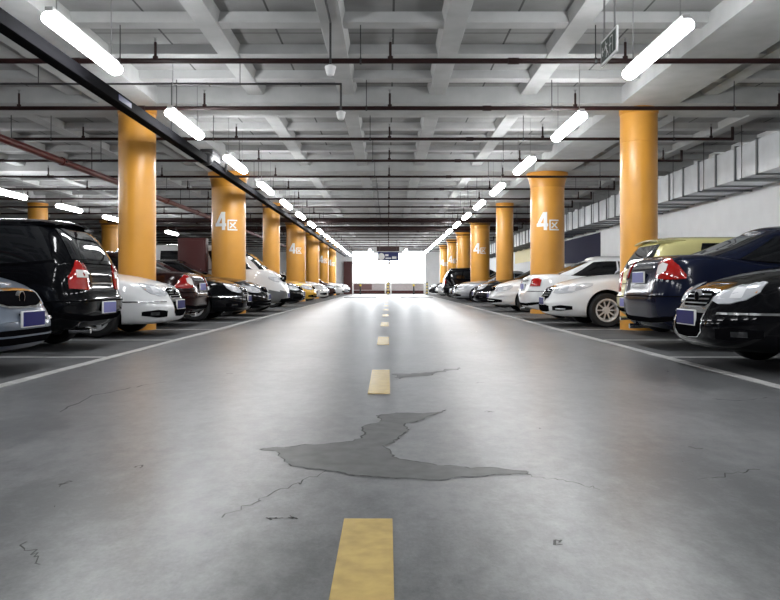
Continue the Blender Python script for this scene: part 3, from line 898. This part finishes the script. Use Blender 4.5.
        both('side_intake', [.58, .76, .99], [.32, .31, .335], [.395, .42, .40], M['blacktrim'], .006, 4, 3, .02, 0, [('fog_light', [.66, .86], [.335]*2, [.36]*2, M['chrome'], .014, 'chrome fog light')])
    elif face == 'bars':     # narrow grille split by an emblem, large clear headlights
        both('headlight', [.52, .66, .84, 1.02, 1.10], [nz-.16, nz-.175, nz-.165, nz-.12, nz-.06], [nz-.09, nz-.03, nz-.0, nz+.015, nz+.0], M['lens'], .008, 4, 6, .04, .012,
             [('reflector', [.64, .76], [nz-.14]*2, [nz-.06]*2, M['bulb'], .016, None), ('reflector', [.82, .95], [nz-.13]*2, [nz-.04]*2, M['bulb'], .02, None)])
        mid('grille_surround', [0, .3, .47], [nz-.19, nz-.185, nz-.15], [nz-.01, nz-.015, nz-.035], M['chrome'], .006, 5, 5, .03, lab='chrome grille surround')
        g = mid('grille', [0, .28, .44], [nz-.172, nz-.165, nz-.13], [nz-.035, nz-.04, nz-.055], M['blacktrim'], .012, 5, 4, .02)
        mid('lower_grille', [0, .45, .62, .86], [.27, .27, .28, .30], [.40, .40, .39, .36], M['blacktrim'], .008, 5, 4, .02)
        mid('grille_bar', [0, .45, .6], [.335]*3, [.35]*3, colour, .014, 5, 1, .02)
        both('bumper_strip', [.30, .6, .9, 1.2], [.47]*4, [.495]*4, colour, .016, 4, 1, .03)
    else:
        both('headlight', [.50, .68, .86, 1.02], [nz-.15, nz-.16, nz-.145, nz-.06], [nz-.08, nz-.03, nz-.0, nz+.005], M['lens'], .008, 4, 5, .04, .01,
             [('reflector', [.66, .84], [nz-.13]*2, [nz-.04]*2, M['bulb'], .018, None)])
        mid('grille', [0, .25, .42], [nz-.15, nz-.15, nz-.13], [nz-.05, nz-.055, nz-.065], M['blacktrim'], .008, 4, 4, .02)
        mid('lower_grille', [0, .4, .66], [.28, .28, .30], [.40, .40, .38], M['blacktrim'], .008, 4, 4, .02)
    # emblem
    p = LZ(0, nz-.085); b = MB(); b.tube((p.x+.0, 0, p.z), (p.x+.035, 0, p.z), .058, M['chrome'], 20); b.tube((p.x+.03, 0, p.z), (p.x+.038, 0, p.z), .046, M['blacktrim'], 20); b.build('emblem', t)
    plate(LZ(0, .49).x+.022, .49, False, False)
    # ---- rear
    rz_ = lo.zt(-hl+.1)
    if tail == 'tall':       # upright lamps on the rear corners of a minivan
        both('taillight', [.44, .50, .62, .80], [rz_-.37, rz_-.38, rz_-.37, rz_-.36], [rz_-.14, rz_-.06, rz_+.03, rz_-.22], M['red'], .01, 4, 6, .04, .012,
             [('reversing_light', [.47, .70], [rz_-.23, rz_-.23], [rz_-.15, rz_-.14], M['clear'], .022, 'clear reversing light')], True)
        mid('bumper_seam', [.001, .5, .8, 1.2], [.60]*4, [.615]*4, M['blacktrim'], .004, 5, 1, .02, True)
        mid('tailgate_strip', [.001, .2, .36], [.81]*3, [.83]*3, M['chrome'], .012, 4, 1, .03, True, 'chrome tailgate strip')
        mid('lower_bumper', [.001, .4, .72, 1.0], [.36, .36, .38, .42], [.42, .42, .45, .48], M['blacktrim'], .008, 4, 2, .02, True)
        plate(LZ(B-.001, .52).x-.03, .52, True, True)
    else:
        both('taillight', [.55, .63, .75, .88, 1.0] if tail == 'wedge' else [.64, .72, .82, .92], [rz_-.24, rz_-.26, rz_-.27, rz_-.27, rz_-.26] if tail == 'wedge' else [rz_-.24]*4,
             [rz_-.05, rz_-.015, rz_-.02, rz_-.10, rz_-.22] if tail == 'wedge' else [rz_-.09, rz_-.06, rz_-.06, rz_-.09], M['red'], .01, 4, 5, .04, .012,
             [('reversing_light', [.59, .66, .75], [rz_-.20, rz_-.215, rz_-.17], [rz_-.10, rz_-.07, rz_-.09], M['clear'], .022, 'clear reversing light')] if tail == 'wedge' else [('reversing_light', [.70, .78], [rz_-.18]*2, [rz_-.13]*2, M['clear'], .02, 'clear reversing light')], True)
        mid('bumper_seam', [.001, .5, .8, 1.2], [.655]*4, [.668]*4, M['blacktrim'], .003, 5, 1, .02, True)
        mid('boot_strip', [.001, .25, .42], [rz_-.13]*3, [rz_-.10]*3, M['chrome'], .012, 4, 1, .03, True, 'chrome boot strip')
        mid('lower_bumper', [.001, .4, .72, 1.0], [.33, .33, .35, .39], [.39, .39, .41, .43], M['blacktrim'], .006, 4, 2, .02, True)
        plate(LZ(B-.001, rz_-.24).x-.03, rz_-.24, True, True)
    b = MB(); b.tube((-hl+.30, .45, .25), (-hl+.04, .45, .245), .035, M['chrome'], 14); b.build('exhaust', t)
    if kind in ('minivan', 'hatchback', 'suv'):
        # roof spoiler
        b = MB(); z = sp['gzt'][0][1]; x0 = gh.xr(1.)+.02; ww_ = gh.w(.95)
        yy = (-1., -.8, -.4, 0, .4, .8, 1.)
        top, bot = [], []
        for q in yy:
            dz = -.05*q*q
            top.append([(x0+.30, q*ww_*.98, z+.07+dz), (x0+.05, q*ww_, z+.075+dz), (x0-.13, q*ww_*.97, z+.045+dz)])
            bot.append([(x0+.30, q*ww_*.98, z+.02+dz), (x0+.05, q*ww_, z+.03+dz), (x0-.12, q*ww_*.97, z+.025+dz)])
        TV = [[b.bm.verts.new(p) for p in r] for r in top]; BV = [[b.bm.verts.new(p) for p in r] for r in bot]
        fs = []
        for i in range(len(yy)-1):
            for j in range(2):
                fs.append(b.bm.faces.new((TV[i][j], TV[i+1][j], TV[i+1][j+1], TV[i][j+1]))); fs.append(b.bm.faces.new((BV[i][j], BV[i][j+1], BV[i+1][j+1], BV[i+1][j])))
            fs.append(b.bm.faces.new((TV[i][2], TV[i+1][2], BV[i+1][2], BV[i][2]))); fs.append(b.bm.faces.new((TV[i][0], BV[i][0], BV[i+1][0], TV[i+1][0])))
        for e in (0, -1):
            for j in range(2): fs.append(b.bm.faces.new((TV[e][j], TV[e][j+1], BV[e][j+1], BV[e][j])))
        b.faces(fs, colour); b.build('roof_spoiler', t, ang=40)
    return t

def dark_paint(name, col): return mat(name, col, .12, 0, 0, .28)
CB = mat('black_car_paint', (.003, .0033, .0045), .07, 0, 0, .22)
CW = paint('white_car_paint', (.80, .81, .82), 0, .3)
CG = paint('blue_grey_car_paint', lin((.42, .46, .52)), .4, .3, .6)
CN = dark_paint('navy_car_paint', lin((.075, .095, .17)))
CR = dark_paint('dark_maroon_car_paint', lin((.13, .045, .045)))
CS = paint('silver_car_paint', lin((.70, .71, .73)), .5, .3)
CD = dark_paint('charcoal_car_paint', lin((.12, .12, .13)))
CBR = dark_paint('dark_brown_car_paint', lin((.24, .15, .13)))
CY = paint('pale_yellow_car_paint', lin((.86, .83, .58)), 0, .3)
CO = paint('taxi_yellow_car_paint', lin((.88, .68, .20)), 0, .3)
CGREY = paint('grey_van_cladding', lin((.42, .43, .44)), .2, .4, .3)
# left bays, from the camera towards the exit (x of the end at the aisle, depth)
car('sedan', 'blue-grey sedan with blue plate, nose cut by the left photo edge', CG, (-3.28, 7.2), True, style='five', face='bars')
car('minivan', 'black minivan backed in with tall red and white tail lamp', CB, (-3.58, 9.95), False, style='seven', tail='tall')
car('sedan', 'white sedan parked nose out beside the black minivan', CW, (-3.36, 12.62), True, face='shield')
car('boxy_sedan', 'dark maroon sedan with its tail out, behind the nearest left column', CR, (-3.66, 15.45), False, tail='wedge')
car('sedan', 'black sedan nose out beside the dark maroon sedan, big bright headlight', CB, (-3.2, 18.0), True, face='shield', style='ten')
car('sedan', 'black sedan nose out just before the white van on the left', CB, (-3.13, 20.55), True, face='bars')
car('van', 'white van with grey lower front on the left side', CW, (-3.05, 23.75), True, face='plain', two_tone=CGREY)
car('sedan', 'black sedan nose out next past the white van', CB, (-3.06, 28.5), True, face='bars')
car('sedan', 'yellow sedan on the left, beyond the third column', CO, (-3.1, 34.0), True, face='bars')
car('sedan', 'small white sedan just beyond the yellow one on the left', CW, (-3.02, 39.85), True, face='shield')
car('hatchback', 'distant dark brown hatchback past the small white left sedan', CBR, (-3.2, 47.8), True)
car('sedan', 'far white sedan near the exit on the left, nearer of two', CW, (-3.1, 55.5), True)
car('sedan', 'far silver sedan near the exit, last on the left', CS, (-3.1, 63.6), True)
# right bays
car('sedan', 'black sedan with bright headlight and blue plate at the right photo edge', CB, (2.91, 7.6), True, face='shield')
car('tall_sedan', 'dark blue sedan tail out between the nearest black one and the right column', CN, (3.24, 10.15), False, tail='wedge')
car('hatchback', 'pale yellow hatchback mostly hidden behind the dark blue sedan', CY, (3.86, 12.65), False, tail='tall')
car('sedan', 'white sedan with multi-spoke wheel behind the nearest right column', CW, (3.06, 15.5), True, face='luxury', style='ten')
car('boxy_sedan', 'white sedan tail out behind the multi-spoke white one', CW, (3.1, 18.05), False)
car('sedan', 'white sedan nose out just past the second right column', CW, (3.06, 23.75), True, face='bars')
car('sedan', 'charcoal sedan nose out beyond the white ones on the right', CD, (3.1, 28.5), True, face='shield')
car('sedan', 'silver sedan in the far right bays, before the fourth column', CS, (3.05, 36.6), True, face='bars')
car('sedan', 'black sedan behind the far silver one on the right', CB, (3.15, 39.85), True, face='bars')
car('suv', 'tall black off-roader in the far right bays', CB, (3.1, 44.5), False, name='suv', tail='tall')
car('sedan', 'far white sedan near the exit on the right', CW, (3.05, 50.3), True)
car('sedan', 'far dark sedan near the exit, last on the right', CD, (3.05, 58.2), True)
t = thing('fire_hose_cabinet', 'tall maroon fire hose cabinet beside the first 4区 column on the left', 'cabinet', (-5.5, 22.03, 0))
b = MB(); b.box((0, 0, 1.06), (.78, .36, 2.12), M['maroon'], bev=.012); b.build('body', t)
b = MB(); b.box((0, -.19, 1.2), (.68, .02, 1.7), M['maroon'], bev=.006); d_ = b.build('door', t)
b = MB(); b.tube((.26, -.22, 1.1), (.26, -.22, 1.25), .012, M['chrome'], 8); plabel(b.build('handle', d_), 'chrome handle')

# ------------------------------------------------------------------ exit end
t = thing('parking_sign', 'blue hanging parking sign with a white disc above the exit', 'sign', (.02, 55, 2.82))
b = MB(); b.box((0, 0, 0), (1.5, .08, .62), M['signblue'], bev=.01); b.build('panel', t)
b = MB()
b.tube((-.5, -.05, -.02), (-.5, -.042, -.02), .25, M['white'], 24)
b.box((-.1, -.045, .08), (.22, .012, .13), M['white']); b.box((.0, -.045, -.14), (.4, .012, .1), M['white']); b.box((.42, -.045, -.1), (.3, .012, .17), M['white'])
plabel(b.build('sign_marks', t, smooth=False), 'white disc and white marks')
for x in (-.6, .6):
    b = MB(); b.tube((x, 0, .3), (x, 0, 1.3), .015, M['iron'], 6); b.build('hanger_rod', t)
t = thing('ceiling_unit', 'brownish ventilation unit under the ceiling above the blue sign', 'ventilation unit', (.0, 59.2, 3.5))
b = MB(); b.box((0, 0, 0), (2.2, 1.0, .55), M['rib'], bev=.02); b.build('case', t)
b = MB(); b.box((0, -.51, 0), (1.7, .03, .35), M['pipe']); b.build('vent', t)
for x in (-.9, .9):
    b = MB(); b.tube((x, 0, .2), (x, 0, .9), .02, M['iron'], 6); b.build('hanger_rod', t)
def post(x, y, h, lab, striped, w=.11):
    t = thing('barrier_post', lab, 'post', (x, y, 0))
    b = MB(); b.box((0, 0, h/2), (w, w, h), M['white'] if not striped else M['iron'], bev=.008); b.build('post', t)
    if striped:
        for i in range(4):
            b = MB(); b.box((0, 0, .16+.24*i), (w+.01, w+.01, .11), M['yellowstripe']); plabel(b.build('stripe', t, smooth=False), 'yellow stripe')
post(-2.95, 65.5, 2.0, 'white post at the left edge of the bright exit', False)
post(-.22, 65.5, 1.0, 'white post at the middle of the exit, left of the striped one', False)
post(.0, 65.0, 1.05, 'black and yellow striped post in the middle of the exit', True)
post(.24, 65.5, 1.0, 'white post at the middle of the exit, right of the striped one', False)
post(3.05, 65.5, 1.2, 'white post at the right edge of the bright exit', False)
post(3.25, 65.0, 1.05, 'black and yellow striped post at the right edge of the exit', True)
for x, lab in ((-2.35, 'short dark warning post left of the exit middle'), (2.2, 'short dark warning post right of the exit middle')):
    t = thing('warning_post', lab, 'post', (x, 66.5, 0))
    b = MB(); b.tube((0, 0, 0), (0, 0, .7), .06, M['iron'], 12); b.build('post', t)
    b = MB(); b.tube((0, 0, .7), (0, 0, .85), .09, M['yellowstripe'], 12); plabel(b.build('cap', t), 'yellow cap')
for x, lab in ((-1.7, 'dark speed bump across the left lane far ahead'), (1.75, 'dark speed bump across the right lane far ahead')):
    o = MB(); prof = [(-.18, 0), (-.1, .035), (0, .05), (.1, .035), (.18, 0)]
    o.prism([(x-1.0, 48+p, z) for p, z in prof], (2.0, 0, 0), M['iron'])
    tag(o.build('speed_bump', None), lab, 'speed bump')

# ------------------------------------------------------------------ daylight beyond the exit and view settings
w = bpy.data.worlds.new('daylight'); S.world = w; w.use_nodes = True
w.node_tree.nodes['Background'].inputs[0].default_value = (.92, .96, 1., 1)
w.node_tree.nodes['Background'].inputs[1].default_value = 4.5
S.view_settings.view_transform = 'Standard'
S.view_settings.look = 'None'
S.view_settings.gamma = 1.0
S.view_settings.exposure = 1.05
S.view_settings.use_curve_mapping = False
S.cycles.max_bounces = 8
S.cycles.diffuse_bounces = 4
S.cycles.glossy_bounces = 4
S.cycles.sample_clamp_indirect = 6.0
S.cycles.use_denoising = True
